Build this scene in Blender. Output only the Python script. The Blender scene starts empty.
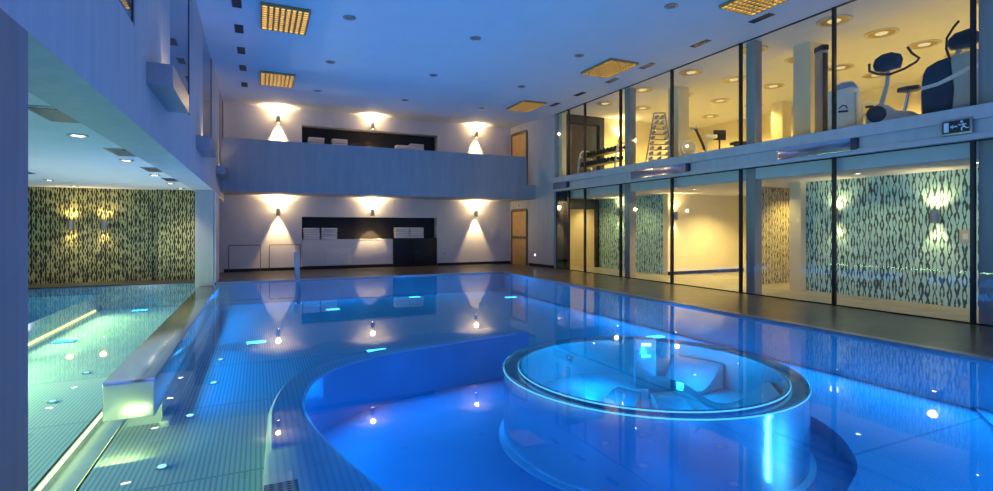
import bpy, bmesh, math, random
from mathutils import Vector, Matrix
random.seed(7)
S = bpy.context.scene
C = S.collection
PI = math.pi
R = math.radians

# ------------------------------------------------------------------ mesh builder
class MB:
    def __init__(self):
        self.bm = bmesh.new()
    def box(self, x0, x1, y0, y1, z0, z1, bev=0.0, M=None):
        b = bmesh.new()
        vs = [b.verts.new((x, y, z)) for x in (x0, x1) for y in (y0, y1) for z in (z0, z1)]
        for f in ((0, 1, 3, 2), (4, 6, 7, 5), (0, 4, 5, 1), (2, 3, 7, 6), (0, 2, 6, 4), (1, 5, 7, 3)):
            b.faces.new([vs[i] for i in f])
        if bev > 0:
            bmesh.ops.bevel(b, geom=b.edges[:], offset=bev, segments=2, profile=0.6, affect='EDGES')
        self._add(b, M)
        return self
    def _add(self, b, M=None):
        if M is not None:
            bmesh.ops.transform(b, matrix=M, verts=b.verts[:])
        me = bpy.data.meshes.new('tmp')
        b.to_mesh(me); b.free()
        self.bm.from_mesh(me)
        bpy.data.meshes.remove(me)
    def tube(self, pts, r, n=10, closed=False, caps=True):
        pts = [Vector(p) for p in pts]
        m = len(pts)
        rs = r if isinstance(r, (list, tuple)) else [r] * m
        rings = []
        ref = None
        for i, p in enumerate(pts):
            if closed:
                d = pts[(i + 1) % m] - pts[i - 1]
            elif i == 0:
                d = pts[1] - p
            elif i == m - 1:
                d = p - pts[i - 1]
            else:
                d = (pts[i + 1] - p).normalized() + (p - pts[i - 1]).normalized()
            d = d.normalized() if d.length > 1e-9 else Vector((0, 0, 1))
            if ref is None:
                ref = Vector((0, 0, 1)) if abs(d.z) < 0.9 else Vector((1, 0, 0))
            u = (ref - d * ref.dot(d)).normalized()
            ref = u
            v = d.cross(u)
            rings.append([self.bm.verts.new(p + (u * math.cos(2 * PI * k / n) + v * math.sin(2 * PI * k / n)) * rs[i]) for k in range(n)])
        for i in range(m if closed else m - 1):
            a, b = rings[i], rings[(i + 1) % m]
            for k in range(n):
                self.bm.faces.new((a[k], a[(k + 1) % n], b[(k + 1) % n], b[k]))
        if caps and not closed:
            self.bm.faces.new(list(reversed(rings[0])))
            self.bm.faces.new(rings[-1])
        return self
    def cyl(self, p0, p1, r0, r1=None, n=20):
        return self.tube([p0, p1], [r0, r0 if r1 is None else r1], n)
    def lathe(self, prof, c=(0, 0, 0), n=32, closed=False, M=None):
        b = bmesh.new()
        rings = []
        for (r, z) in prof:
            if r < 1e-6:
                rings.append([b.verts.new((c[0], c[1], c[2] + z))])
            else:
                rings.append([b.verts.new((c[0] + r * math.cos(2 * PI * k / n), c[1] + r * math.sin(2 * PI * k / n), c[2] + z)) for k in range(n)])
        L = len(rings)
        for i in range(L if closed else L - 1):
            p, q = rings[i], rings[(i + 1) % L]
            for k in range(n):
                k2 = (k + 1) % n
                if len(p) == 1 and len(q) == 1:
                    continue
                if len(p) == 1:
                    b.faces.new((p[0], q[k2], q[k]))
                elif len(q) == 1:
                    b.faces.new((p[k], p[k2], q[0]))
                else:
                    b.faces.new((p[k], p[k2], q[k2], q[k]))
        bmesh.ops.recalc_face_normals(b, faces=b.faces[:])
        self._add(b, M)
        return self
    def prism(self, poly, h0, h1, axis='z', bev=0.0, M=None):
        """polygon extruded: axis z -> (x,y), axis y -> (x,z), axis x -> (y,z)"""
        b = bmesh.new()
        def P(a, c2, h):
            return {'z': (a, c2, h), 'y': (a, h, c2), 'x': (h, a, c2)}[axis]
        A = [b.verts.new(P(a, c2, h0)) for a, c2 in poly]
        B = [b.verts.new(P(a, c2, h1)) for a, c2 in poly]
        n = len(poly)
        b.faces.new(A); b.faces.new(B)
        for i in range(n):
            b.faces.new((A[i], A[(i + 1) % n], B[(i + 1) % n], B[i]))
        bmesh.ops.recalc_face_normals(b, faces=b.faces[:])
        if bev > 0:
            bmesh.ops.bevel(b, geom=b.edges[:], offset=bev, segments=2, profile=0.6, affect='EDGES')
        self._add(b, M)
        return self
    def sheet(self, outer, holes, z):
        b = bmesh.new()
        es = []
        for loop in [outer] + holes:
            vs = [b.verts.new((x, y, z)) for x, y in loop]
            for i in range(len(vs)):
                es.append(b.edges.new((vs[i], vs[(i + 1) % len(vs)])))
        bmesh.ops.triangle_fill(b, use_beauty=True, use_dissolve=False, edges=es)
        for f in b.faces:
            if f.normal.z < 0:
                f.normal_flip()
        self._add(b)
        return self
    def build(self, name, mat, parent=None, smooth=True, loc=None, angle=35):
        bm = self.bm
        me = bpy.data.meshes.new(name)
        bm.normal_update()
        if smooth:
            for e in bm.edges:
                if len(e.link_faces) == 2:
                    e.smooth = e.calc_face_angle(0) < R(angle)
                else:
                    e.smooth = False
            for f in bm.faces:
                f.smooth = True
        bm.to_mesh(me); bm.free()
        me.materials.append(mat)
        o = bpy.data.objects.new(name, me)
        C.objects.link(o)
        if parent is not None:
            o.parent = parent
        if loc is not None:
            o.location = loc
        return o

def tag(o, label=None, cat=None, group=None, kind=None):
    if label: o['label'] = label
    if cat: o['category'] = cat
    if group: o['group'] = group
    if kind: o['kind'] = kind
    return o
def thing(name, label, cat, loc=(0, 0, 0), rz=0.0, group=None):
    o = bpy.data.objects.new(name, None)
    o.empty_display_size = 0.1
    C.objects.link(o)
    o.location = loc
    o.rotation_euler = (0, 0, rz)
    return tag(o, label, cat, group)
def setting(name, loc=(0, 0, 0), rz=0.0):
    o = bpy.data.objects.new(name, None)
    o.empty_display_size = 0.1
    C.objects.link(o)
    o.location = loc
    o.rotation_euler = (0, 0, rz)
    o['kind'] = 'structure'
    return o
def struct(o):
    o['kind'] = 'structure'
    return o
def copy_tree(o, parent=None):
    c = o.copy()
    C.objects.link(c)
    if parent is not None:
        c.parent = parent
    for ch in list(o.children):
        copy_tree(ch, c)
    return c

# ------------------------------------------------------------------ materials
def new_mat(name):
    m = bpy.data.materials.new(name)
    m.use_nodes = True
    nt = m.node_tree
    nt.nodes.clear()
    out = nt.nodes.new('ShaderNodeOutputMaterial')
    return m, nt, out
def N(nt, typ, **kw):
    n = nt.nodes.new(typ)
    for k, v in kw.items():
        if k.startswith('i_'):
            n.inputs[k[2:].replace('_', ' ')].default_value = v
        else:
            setattr(n, k, v)
    return n
def math_node(nt, op, a, b=None, c=None):
    n = nt.nodes.new('ShaderNodeMath')
    n.operation = op
    for i, v in enumerate((a, b, c)):
        if v is None: continue
        if isinstance(v, (int, float)):
            n.inputs[i].default_value = v
        else:
            nt.links.new(v, n.inputs[i])
    return n.outputs[0]
def principled(nt, out, col, rough=0.5, metal=0.0, spec=0.5):
    p = nt.nodes.new('ShaderNodeBsdfPrincipled')
    p.inputs['Base Color'].default_value = (*col, 1)
    p.inputs['Roughness'].default_value = rough
    p.inputs['Metallic'].default_value = metal
    p.inputs['Specular IOR Level'].default_value = spec
    nt.links.new(p.outputs[0], out.inputs[0])
    return p
def plain(name, col, rough=0.5, metal=0.0, spec=0.5, var=0.06, scale=9.0):
    """plain paint / metal with a slight mottling"""
    m, nt, out = new_mat(name)
    p = principled(nt, out, col, rough, metal, spec)
    tc = N(nt, 'ShaderNodeTexCoord')
    nz = N(nt, 'ShaderNodeTexNoise'); nz.inputs['Scale'].default_value = scale; nz.inputs['Detail'].default_value = 4
    nt.links.new(tc.outputs['Object'], nz.inputs['Vector'])
    rp = N(nt, 'ShaderNodeValToRGB')
    rp.color_ramp.elements[0].position = 0.3; rp.color_ramp.elements[1].position = 0.7
    rp.color_ramp.elements[0].color = (*[max(0, v * (1 - var)) for v in col], 1)
    rp.color_ramp.elements[1].color = (*[min(1, v * (1 + var)) for v in col], 1)
    nt.links.new(nz.outputs['Fac'], rp.inputs[0])
    nt.links.new(rp.outputs[0], p.inputs['Base Color'])
    return m
def emit(name, col, st):
    m, nt, out = new_mat(name)
    e = N(nt, 'ShaderNodeEmission')
    e.inputs[0].default_value = (*col, 1); e.inputs[1].default_value = st
    nt.links.new(e.outputs[0], out.inputs[0])
    return m
def concrete(name, col, board=0.55):
    """board-marked exposed concrete"""
    m, nt, out = new_mat(name)
    p = principled(nt, out, col, 0.75, 0, 0.3)
    tc = N(nt, 'ShaderNodeTexCoord')
    sep = N(nt, 'ShaderNodeSeparateXYZ'); nt.links.new(tc.outputs['Object'], sep.inputs[0])
    u = math_node(nt, 'ADD', sep.outputs[0], sep.outputs[1])
    cell = math_node(nt, 'FLOOR', math_node(nt, 'DIVIDE', u, 0.16))
    wn = N(nt, 'ShaderNodeTexWhiteNoise', noise_dimensions='1D'); nt.links.new(cell, wn.inputs['W'])
    mp = N(nt, 'ShaderNodeMapping'); mp.inputs['Scale'].default_value = (7, 7, 0.9)
    nt.links.new(tc.outputs['Object'], mp.inputs[0])
    nz = N(nt, 'ShaderNodeTexNoise'); nz.inputs['Scale'].default_value = 1.3; nz.inputs['Detail'].default_value = 6
    nt.links.new(mp.outputs[0], nz.inputs['Vector'])
    v = math_node(nt, 'ADD', math_node(nt, 'MULTIPLY', wn.outputs[0], 0.10 * board), math_node(nt, 'MULTIPLY', nz.outputs['Fac'], 0.30))
    v = math_node(nt, 'ADD', v, 0.82)
    mx = N(nt, 'ShaderNodeVectorMath', operation='SCALE'); mx.inputs[0].default_value = col
    nt.links.new(v, mx.inputs['Scale'])
    nt.links.new(mx.outputs[0], p.inputs['Base Color'])
    bp = N(nt, 'ShaderNodeBump'); bp.inputs['Strength'].default_value = 0.12; bp.inputs['Distance'].default_value = 0.01
    nt.links.new(nz.outputs['Fac'], bp.inputs['Height']); nt.links.new(bp.outputs[0], p.inputs['Normal'])
    return m
def pattern(name, bg, ink, fu=7.5, fv=2.3, width=0.16, rough=0.45):
    """wallpaper of interlacing wavy leaf lines running up the wall"""
    m, nt, out = new_mat(name)
    p = principled(nt, out, bg, rough, 0, 0.4)
    tc = N(nt, 'ShaderNodeTexCoord')
    sep = N(nt, 'ShaderNodeSeparateXYZ'); nt.links.new(tc.outputs['Object'], sep.inputs[0])
    u = math_node(nt, 'MULTIPLY', math_node(nt, 'ADD', sep.outputs[0], sep.outputs[1]), fu)
    col = math_node(nt, 'FLOOR', u)
    wn = N(nt, 'ShaderNodeTexWhiteNoise', noise_dimensions='1D'); nt.links.new(col, wn.inputs['W'])
    v = math_node(nt, 'MULTIPLY', sep.outputs[2], fv * 2 * PI)
    nz = N(nt, 'ShaderNodeTexNoise'); nz.inputs['Scale'].default_value = 1.6; nz.inputs['Detail'].default_value = 2
    nt.links.new(tc.outputs['Object'], nz.inputs['Vector'])
    ph = math_node(nt, 'MULTIPLY_ADD', wn.outputs[0], 3.0, math_node(nt, 'MULTIPLY', nz.outputs['Fac'], 5.0))
    s1 = math_node(nt, 'MULTIPLY', math_node(nt, 'SINE', math_node(nt, 'ADD', v, ph)), 0.27)
    def line(sign, off):
        a = math_node(nt, 'ADD', math_node(nt, 'MULTIPLY_ADD', s1, sign, u), off)
        f = math_node(nt, 'ABSOLUTE', math_node(nt, 'SUBTRACT', math_node(nt, 'FRACT', a), 0.5))
        return f
    l1 = line(1.0, 0.0); l2 = line(-1.0, 0.0)
    d = math_node(nt, 'MINIMUM', l1, l2)
    nz2 = N(nt, 'ShaderNodeTexNoise'); nz2.inputs['Scale'].default_value = 9.0; nz2.inputs['Detail'].default_value = 2
    nt.links.new(tc.outputs['Object'], nz2.inputs['Vector'])
    w = math_node(nt, 'MULTIPLY', math_node(nt, 'POWER', nz2.outputs['Fac'], 2.6), width * 5.0)
    mr = N(nt, 'ShaderNodeMapRange'); mr.interpolation_type = 'SMOOTHSTEP'
    nt.links.new(d, mr.inputs['Value'])
    nt.links.new(math_node(nt, 'MULTIPLY', w, 0.6), mr.inputs['From Min']); nt.links.new(math_node(nt, 'MULTIPLY', w, 1.3), mr.inputs['From Max'])
    mx = N(nt, 'ShaderNodeMix', data_type='RGBA')
    mx.inputs['A'].default_value = (*ink, 1); mx.inputs['B'].default_value = (*bg, 1)
    nt.links.new(mr.outputs[0], mx.inputs['Factor'])
    nt.links.new(mx.outputs['Result'], p.inputs['Base Color'])
    return m
def slats(name, col, dark, pitch=0.04, axis=0, rough=0.35, metal=0.2):
    """stainless floor of narrow parallel slats with drain slots"""
    m, nt, out = new_mat(name)
    p = principled(nt, out, col, rough, metal, 0.5)
    tc = N(nt, 'ShaderNodeTexCoord')
    sep = N(nt, 'ShaderNodeSeparateXYZ'); nt.links.new(tc.outputs['Object'], sep.inputs[0])
    a = math_node(nt, 'FRACT', math_node(nt, 'DIVIDE', sep.outputs[axis], pitch))
    a = math_node(nt, 'ABSOLUTE', math_node(nt, 'SUBTRACT', a, 0.5))
    mr = N(nt, 'ShaderNodeMapRange', interpolation_type='SMOOTHSTEP'); mr.inputs['From Min'].default_value = 0.1; mr.inputs['From Max'].default_value = 0.26
    nt.links.new(a, mr.inputs['Value'])
    o2 = sep.outputs[1 - axis]
    sm = math_node(nt, 'FRACT', math_node(nt, 'DIVIDE', o2, 1.9))
    seam = math_node(nt, 'GREATER_THAN', math_node(nt, 'ABSOLUTE', math_node(nt, 'SUBTRACT', sm, 0.5)), 0.008)
    f = math_node(nt, 'MULTIPLY', mr.outputs[0], seam)
    mx = N(nt, 'ShaderNodeMix', data_type='RGBA')
    mx.inputs['A'].default_value = (*dark, 1); mx.inputs['B'].default_value = (*col, 1)
    nt.links.new(f, mx.inputs['Factor']); nt.links.new(mx.outputs['Result'], p.inputs['Base Color'])
    return m
def perforated(name, col, dark, pitch=0.03):
    m, nt, out = new_mat(name)
    p = principled(nt, out, col, 0.35, 0.4, 0.5)
    tc = N(nt, 'ShaderNodeTexCoord')
    sep = N(nt, 'ShaderNodeSeparateXYZ'); nt.links.new(tc.outputs['Object'], sep.inputs[0])
    fs = []
    for i, k in ((0, 1.6), (1, 1.0)):
        a = math_node(nt, 'SUBTRACT', math_node(nt, 'FRACT', math_node(nt, 'DIVIDE', sep.outputs[i], pitch * k)), 0.5)
        fs.append(math_node(nt, 'MULTIPLY', a, a))
    d = math_node(nt, 'ADD', fs[0], fs[1])
    f = math_node(nt, 'GREATER_THAN', d, 0.10)
    mx = N(nt, 'ShaderNodeMix', data_type='RGBA')
    mx.inputs['A'].default_value = (*dark, 1); mx.inputs['B'].default_value = (*col, 1)
    nt.links.new(f, mx.inputs['Factor']); nt.links.new(mx.outputs['Result'], p.inputs['Base Color'])
    return m
def tiles(name, col, rough=0.3, sx=0.6, sy=0.3, var=0.25, grout=0.55):
    m, nt, out = new_mat(name)
    p = principled(nt, out, col, rough, 0, 0.5)
    tc = N(nt, 'ShaderNodeTexCoord')
    bt = N(nt, 'ShaderNodeTexBrick'); bt.inputs['Scale'].default_value = 1.0
    bt.inputs['Brick Width'].default_value = sx; bt.inputs['Row Height'].default_value = sy
    bt.inputs['Mortar Size'].default_value = 0.006
    bt.inputs['Color1'].default_value = (*[v * (1 - var) for v in col], 1)
    bt.inputs['Color2'].default_value = (*[min(1, v * (1 + var)) for v in col], 1)
    bt.inputs['Mortar'].default_value = (*[v * grout for v in col], 1)
    nt.links.new(tc.outputs['Object'], bt.inputs['Vector'])
    nz = N(nt, 'ShaderNodeTexNoise'); nz.inputs['Scale'].default_value = 2.5; nz.inputs['Detail'].default_value = 5
    nt.links.new(tc.outputs['Object'], nz.inputs['Vector'])
    mx = N(nt, 'ShaderNodeMix', data_type='RGBA', blend_type='MULTIPLY'); mx.inputs['Factor'].default_value = 0.6
    nt.links.new(bt.outputs['Color'], mx.inputs['A'])
    rp = N(nt, 'ShaderNodeValToRGB'); rp.color_ramp.elements[0].position = 0.3; rp.color_ramp.elements[1].position = 0.65
    rp.color_ramp.elements[0].color = (.5, .5, .5, 1); rp.color_ramp.elements[1].color = (1, 1, 1, 1)
    nt.links.new(nz.outputs['Fac'], rp.inputs[0]); nt.links.new(rp.outputs[0], mx.inputs['B'])
    nt.links.new(mx.outputs['Result'], p.inputs['Base Color'])
    return m
def sheet_glass(name, tint, ior, bump=None, rough=0.0, gain=1.0):
    """see-through sheet with mirror reflection by the Fresnel law"""
    m, nt, out = new_mat(name)
    tr = N(nt, 'ShaderNodeBsdfTransparent'); tr.inputs[0].default_value = (*tint, 1)
    gl = N(nt, 'ShaderNodeBsdfGlossy'); gl.inputs['Roughness'].default_value = rough
    fr = N(nt, 'ShaderNodeFresnel'); fr.inputs['IOR'].default_value = ior
    ge = N(nt, 'ShaderNodeNewGeometry')
    fac = math_node(nt, 'MULTIPLY', fr.outputs[0], math_node(nt, 'SUBTRACT', 1.0, ge.outputs['Backfacing']))
    if gain != 1.0:
        fac = math_node(nt, 'MINIMUM', math_node(nt, 'MULTIPLY', fac, gain), 1.0)
    if bump:
        tc = N(nt, 'ShaderNodeTexCoord')
        nz = N(nt, 'ShaderNodeTexNoise'); nz.inputs['Scale'].default_value = bump[0]; nz.inputs['Detail'].default_value = 1.5
        nt.links.new(tc.outputs['Object'], nz.inputs['Vector'])
        bp = N(nt, 'ShaderNodeBump'); bp.inputs['Strength'].default_value = bump[1]; bp.inputs['Distance'].default_value = bump[2]
        nt.links.new(nz.outputs['Fac'], bp.inputs['Height'])
        nt.links.new(bp.outputs[0], gl.inputs['Normal']); nt.links.new(bp.outputs[0], fr.inputs['Normal'])
    mx = N(nt, 'ShaderNodeMixShader')
    nt.links.new(fac, mx.inputs[0]); nt.links.new(tr.outputs[0], mx.inputs[1]); nt.links.new(gl.outputs[0], mx.inputs[2])
    nt.links.new(mx.outputs[0], out.inputs[0])
    return m

M = {}
M['concrete'] = concrete('exposed_concrete', (.50, .485, .50))
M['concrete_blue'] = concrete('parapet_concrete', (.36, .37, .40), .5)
M['concrete_dark'] = concrete('pier_concrete', (.32, .24, .23), 1.0)
M['pillar'] = concrete('pillar_concrete', (.40, .37, .34))
M['plaster'] = plain('white_plaster', (.74, .71, .69), 0.7, 0, 0.3, 0.03, 3)
M['ceiling'] = plain('ceiling_paint', (.74, .74, .76), 0.8, 0, 0.2, 0.02, 2)
M['gym_paint'] = plain('cream_paint', (.80, .72, .52), 0.7, 0, 0.3, 0.03, 2)
M['gym_floor'] = plain('gym_floor', (.62, .56, .44), 0.5, 0, 0.4, 0.1, 3)
M['deck'] = tiles('dark_stone_tiles', (.10, .085, .06), 0.28)
M['hall_floor'] = tiles('pale_stone_tiles', (.40, .37, .29), 0.35, 0.9, 0.45, 0.1, .7)
M['black'] = plain('black_lacquer', (.008, .008, .010), 0.5, 0, 0.3)
M['recess'] = plain('black_panel', (.030, .028, .026), 0.55, 0, 0.2)
M['black_metal'] = plain('black_metal', (.015, .015, .018), 0.4, 0.2)
M['navy'] = plain('navy_plastic', (.018, .028, .06), 0.35)
M['navy_panel'] = plain('navy_panel', (.010, .014, .03), 0.4)
M['grey_metal'] = plain('grey_metal', (.35, .35, .36), 0.35, 0.7)
M['steel'] = plain('stainless_steel', (.62, .63, .64), 0.16, 1.0, .5, .05, 5)
M['pool_steel'] = plain('brushed_pool_steel', (.58, .62, .66), 0.38, 0.3, .5, .08, 3)
M['tub_steel'] = plain('whirlpool_steel', (.60, .66, .70), 0.22, 0.65, .5, .04, 4)
M['tub_wall'] = plain('whirlpool_wall', (.48, .58, .64), 0.2, 0.6, .5, .04, 4)
M['chrome'] = plain('chrome', (.8, .8, .8), 0.12, 1.0)
M['silver'] = plain('silver_plastic', (.55, .53, .48), 0.35, 0.2)
M['white'] = plain('white_plastic', (.78, .76, .70), 0.4)
M['rubber'] = plain('black_rubber', (.015, .015, .016), 0.6)
M['seat'] = plain('black_vinyl', (.02, .02, .022), 0.5)
M['towel'] = plain('white_terry', (.80, .77, .72), 0.95, 0, 0.1, 0.08, 60)
M['wood'] = plain('honey_wood_door', (.60, .36, .13), 0.45, 0, 0.4, .12, 4)
M['dark_wood'] = plain('dark_door_frame', (.10, .07, .045), 0.5)
M['olive'] = plain('olive_door', (.16, .13, .06), 0.5)
M['paper'] = pattern('mint_wave_wallpaper', (.50, .80, .80), (.05, .10, .12), 9.0, 1.6, .125)
M['paper_gold'] = pattern('gold_wave_wallpaper', (.62, .54, .30), (.12, .10, .04), 9.5, 2.1, .13)
M['paper_dark'] = pattern('dark_wave_wallpaper', (.022, .024, .014), (.44, .43, .20), 10.5, 2.2, .15, .35)
M['basin'] = plain('deep_basin_steel', (.22, .40, .58), 0.5, 0.1, .3, .05, 2)
M['slats'] = slats('slatted_pool_floor', (.58, .63, .66), (.33, .38, .42), 0.040, 0, .6, 0.0)
M['slats_y'] = slats('slatted_step', (.76, .76, .78), (.62, .63, .66), 0.045, 0, .5, .1)
M['perf'] = perforated('perforated_grate', (.62, .60, .45), (.05, .06, .05))
M['water'] = sheet_glass('pool_water', (.24, .68, 1.0), 1.24, (1.6, .05, .02), 0.0)
M['glass'] = sheet_glass('clear_glass', (.95, .97, .96), 1.45)
M['glass_left'] = sheet_glass('left_glass', (.85, .90, .95), 1.7, None, 0.0, 1.3)
M['glass_dark'] = sheet_glass('tinted_glass', (.30, .40, .38), 1.5, None, 0.05, 1.4)
M['lens_warm'] = emit('warm_lens', (1.0, .66, .28), 40)
M['lens_white'] = emit('white_lens', (1.0, .86, .62), 14)
M['lens_dim'] = emit('dim_lens', (.65, .75, 1.0), 0.12)
M['lens_gym'] = emit('gym_lens', (1.0, .80, .42), .9)
M['lens_blue'] = emit('blue_flood_lens', (.15, .62, 1.0), 6)
M['lens_floor'] = emit('floor_nozzle_lens', (.95, 1.0, .80), 2.2)
M['glint_cyan'] = emit('cyan_glint', (.30, .75, 1.0), 1.5)  # emission for highlights painted on the whirlpool rim
M['glint_green'] = emit('yellow_green_glint', (1.0, .50, .10), 12)  # emission for strips that imitate reflections in the water
M['louvre_light'] = emit('warm_diffuser', (1.0, .78, .38), 7)
M['louvre'] = plain('brass_louvre', (.42, .30, .12), 0.4, 0.5)
M['sign_face'] = plain('sign_dark_green', (.006, .020, .03), 0.5)
M['sign_white'] = plain('sign_white', (.75, .80, .85), 0.5)

# ------------------------------------------------------------------ lights helper
def light(kind, name, loc, col, energy, parent=None, aim=None, **kw):
    d = bpy.data.lights.new(name, kind)
    d.color = col; d.energy = energy
    for k, v in kw.items():
        setattr(d, k, v)
    o = bpy.data.objects.new(name, d)
    C.objects.link(o)
    o.location = loc
    if aim is not None:
        o.rotation_euler = Vector(aim).to_track_quat('-Z', 'Y').to_euler()
    if parent is not None:
        o.parent = parent
    return o
WARM = (1.0, .70, .34)
GYM = (1.0, .73, .22)

# ================================================================== SETTING
XR = 9.5            # glass wall
YB = 18.7           # back wall
ZC = 5.42           # ceiling
ZS = 3.17           # gym floor level (sill)
ZB = 2.69           # underside of the right hand band
XL = -1.0           # face of left wall and beam

# ---- ceilings
struct(MB().box(-6.2, 16.4, -1.5, 19.4, ZC, ZC + .2).build('ceiling', M['ceiling'], smooth=False))
struct(MB().box(-6.2, -1.44, -1.5, 16.9, 2.45, 2.6).build('ceiling_left', M['ceiling'], smooth=False))
struct(MB().box(9.66, 14.6, -.5, 19.2, 2.45, 2.6).build('ceiling_corridor', M['ceiling'], smooth=False))

# ---- decks and floors
PX1, PY0, PY1, PYL = 7.23, .9, 15.3, 15.7
d = MB()
d.box(XL - .44, XR, PY1, YB + .6, -.25, 0)
d.box(PX1, XR, PY0, PY1, -.25, 0)
d.box(-6.2, XR, -1.5, PY0, -.25, 0)
d.box(-6.2, XL - .44, PYL, 16.9, -.25, 0)
struct(d.build('floor', M['deck'], smooth=False))
struct(MB().box(XR, 14.6, -.5, 19.2, -.25, 0).build('floor_corridor', M['hall_floor'], smooth=False))
struct(MB().box(9.61, 16.4, -.5, 15.6, ZB + .002, ZS).build('floor_gym', M['gym_floor'], smooth=False))

# ---- back wall with two recesses
b = MB()
b.prism([(-1.3, 0), (1.34, 0), (1.34, 1.8), (6.12, 1.8), (6.12, 0), (9.6, 0), (9.6, 3.0), (-1.3, 3.0)], YB, YB + .55, 'y')
struct(b.build('wall_back', M['plaster'], smooth=False))
b = MB()
b.prism([(-1.3, 3.0), (1.34, 3.0), (1.34, 4.9), (6.14, 4.9), (6.14, 3.0), (9.6, 3.0), (9.6, ZC), (-1.3, ZC)], YB, YB + .55, 'y')
struct(b.build('wall_back_gallery', M['plaster'], smooth=False))
b = MB()
b.box(1.34, 6.12, YB + .37, YB + .41, 0, 1.80); b.box(1.34, 6.14, YB + .37, YB + .41, 3.0, 4.90)
struct(b.build('wall_back_recess', M['recess'], smooth=False))
b = MB(); b.box(-1.0, 1.34, YB - .015, YB, 0, .10); b.box(6.12, 9.2, YB - .015, YB, 0, .10)
struct(b.build('baseboard_back', M['black'], smooth=False))

# ---- gallery slab and parapet
YP = 16.9
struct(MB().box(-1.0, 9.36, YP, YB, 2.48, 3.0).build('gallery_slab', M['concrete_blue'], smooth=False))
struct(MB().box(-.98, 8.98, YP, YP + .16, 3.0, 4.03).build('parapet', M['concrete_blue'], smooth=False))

# ---- left wall over the beam, with window openings
WL = [(2.4, 5.55), (7.58, 9.65), (11.8, 14.0), (16.4, 18.4)]
w = MB()
w.box(-1.44, XL, -1.5, 16.9, 2.34, 3.2)          # beam
w.box(-1.3, XL, 16.9, YB, 2.34, 3.2)
edges = [-1.5] + [v for p in WL for v in p] + [YB]
for i in range(0, len(edges), 2):
    w.box(-1.3, XL, edges[i], edges[i + 1], 3.2, ZC)
struct(w.build('wall_left', M['concrete'], smooth=False))
struct(MB().box(-1.44, XL, -1.5, 3.19, -.8, 2.34).build('pier', M['concrete_dark'], smooth=False))
struct(MB().box(-1.395, XL, 14.47, 14.87, -.8, 2.34, .012).build('column', M['concrete'], smooth=False))
b = MB(); b.box(-1.3, XL, 15.3, 16.5, 0, 2.34); b.box(-1.3, XL, 16.5, YB, 2.26, 2.34)
struct(b.build('wall_left_passage', M['plaster'], smooth=False))
dr = setting('door_3', (-1.2, 17.6, 0))
MB().box(-.03, .03, -1.1, 1.1, 0, 2.26).build('door_leaf', M['olive'], dr, smooth=False)
b = MB(); b.tube([(.03, -.85, 1.0), (.08, -.85, 1.0), (.08, -.70, 1.0)], .012, 8)
b.build('door_handle', M['steel'], dr)
for i, (y0, y1) in enumerate(WL):
    g = setting('window_%d' % (i + 1), (XL - .02, y0, 3.2))
    L = y1 - y0
    MB().box(-.006, .006, 0.0, L, 0, ZC - 3.2).build('glass_pane', M['glass_left'], g, smooth=False)
    f = MB()
    f.box(-.02, .012, L - .035, L, 0, ZC - 3.2); f.box(-.02, .012, 0, .02, 0, ZC - 3.2); f.box(-.02, .012, 0, L, 0, .02)
    f.build('window_frame', M['black_metal'], g, smooth=False)
b = MB(); b.box(-4.2, -1.3, -1.5, 19.2, 2.6, 3.2)
struct(b.build('floor_left_upper', M['gym_floor'], smooth=False))
struct(MB().box(-4.4, -4.2, -1.5, 19.2, 2.6, ZC).build('wall_left_outer', M['plaster'], smooth=False))

# ---- left pool room
struct(MB().box(-6.2, -2.48, 16.7, 16.9, 0, 2.45).box(-2.48, -1.3, 16.45, 16.9, 0, 2.45).build('wall_left_bay', M['paper_dark'], smooth=False))
struct(MB().box(-6.4, -6.2, -1.5, 16.9, -.8, 2.6).build('wall_left_side', M['paper_dark'], smooth=False))

# ---- right band (edge of the gym floor) with its recessed channel
b = MB()
b.box(9.40, 9.62, -.5, 15.75, 2.98, ZS + .01)
b.box(9.46, 9.62, -.5, 15.75, 2.78, 2.98)
b.box(9.40, 9.62, -.5, 15.75, ZB, 2.78)
struct(b.build('beam_right', M['concrete'], smooth=False))
struct(MB().box(9.64, 9.7, -.5, 15.5, 2.45, ZB).build('bulkhead', M['plaster'], smooth=False))

# ---- right wall, solid piece near the back corner (slightly out of line with the glass)
yw0, yw1 = 15.72, YB
poly = [(9.44, yw0), (9.75, yw0), (9.75, yw1), (9.2, yw1)]
struct(MB().prism(poly, 0, ZC, 'z').build('wall_right', M['concrete'], smooth=False))
ang = math.atan2(9.44 - 9.2, yw1 - yw0)            # wall direction
def wall_right_pt(y):
    return 9.44 + (9.2 - 9.44) * (y - yw0) / (yw1 - yw0)
b = MB(); b.prism([(wall_right_pt(17.35) - .015, 17.35), (wall_right_pt(17.35), 17.35), (wall_right_pt(yw0), yw0), (wall_right_pt(yw0) - .015, yw0)], 0, .10)
struct(b.build('baseboard_right', M['black'], smooth=False))
# two timber doors one above the other
for k, (z, nm) in enumerate(((0, 'door_1'), (3.0, 'door_2'))):
    yc = 18.0
    dd = setting(nm, (wall_right_pt(yc) - .012, yc, z), ang)
    MB().box(-.02, .02, -.5, .5, 0, 2.05, .004).build('door_leaf', M['wood'], dd)
    f = MB(); f.box(-.035, .02, -.57, -.5, 0, 2.12); f.box(-.035, .02, .5, .6, 0, 2.12); f.box(-.035, .02, -.5, .5, 2.05, 2.16)
    f.build('door_frame', M['dark_wood'], dd, smooth=False)
    MB().box(-.028, -.02, -.5, .5, 1.0, 1.10).build('push_plate', M['dark_wood'], dd, smooth=False)
    h = MB(); h.tube([(-.02, -.42, 1.02), (-.07, -.42, 1.02), (-.07, -.28, 1.02)], .011, 8)
    h.build('door_handle', M['steel'], dd)

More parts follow.
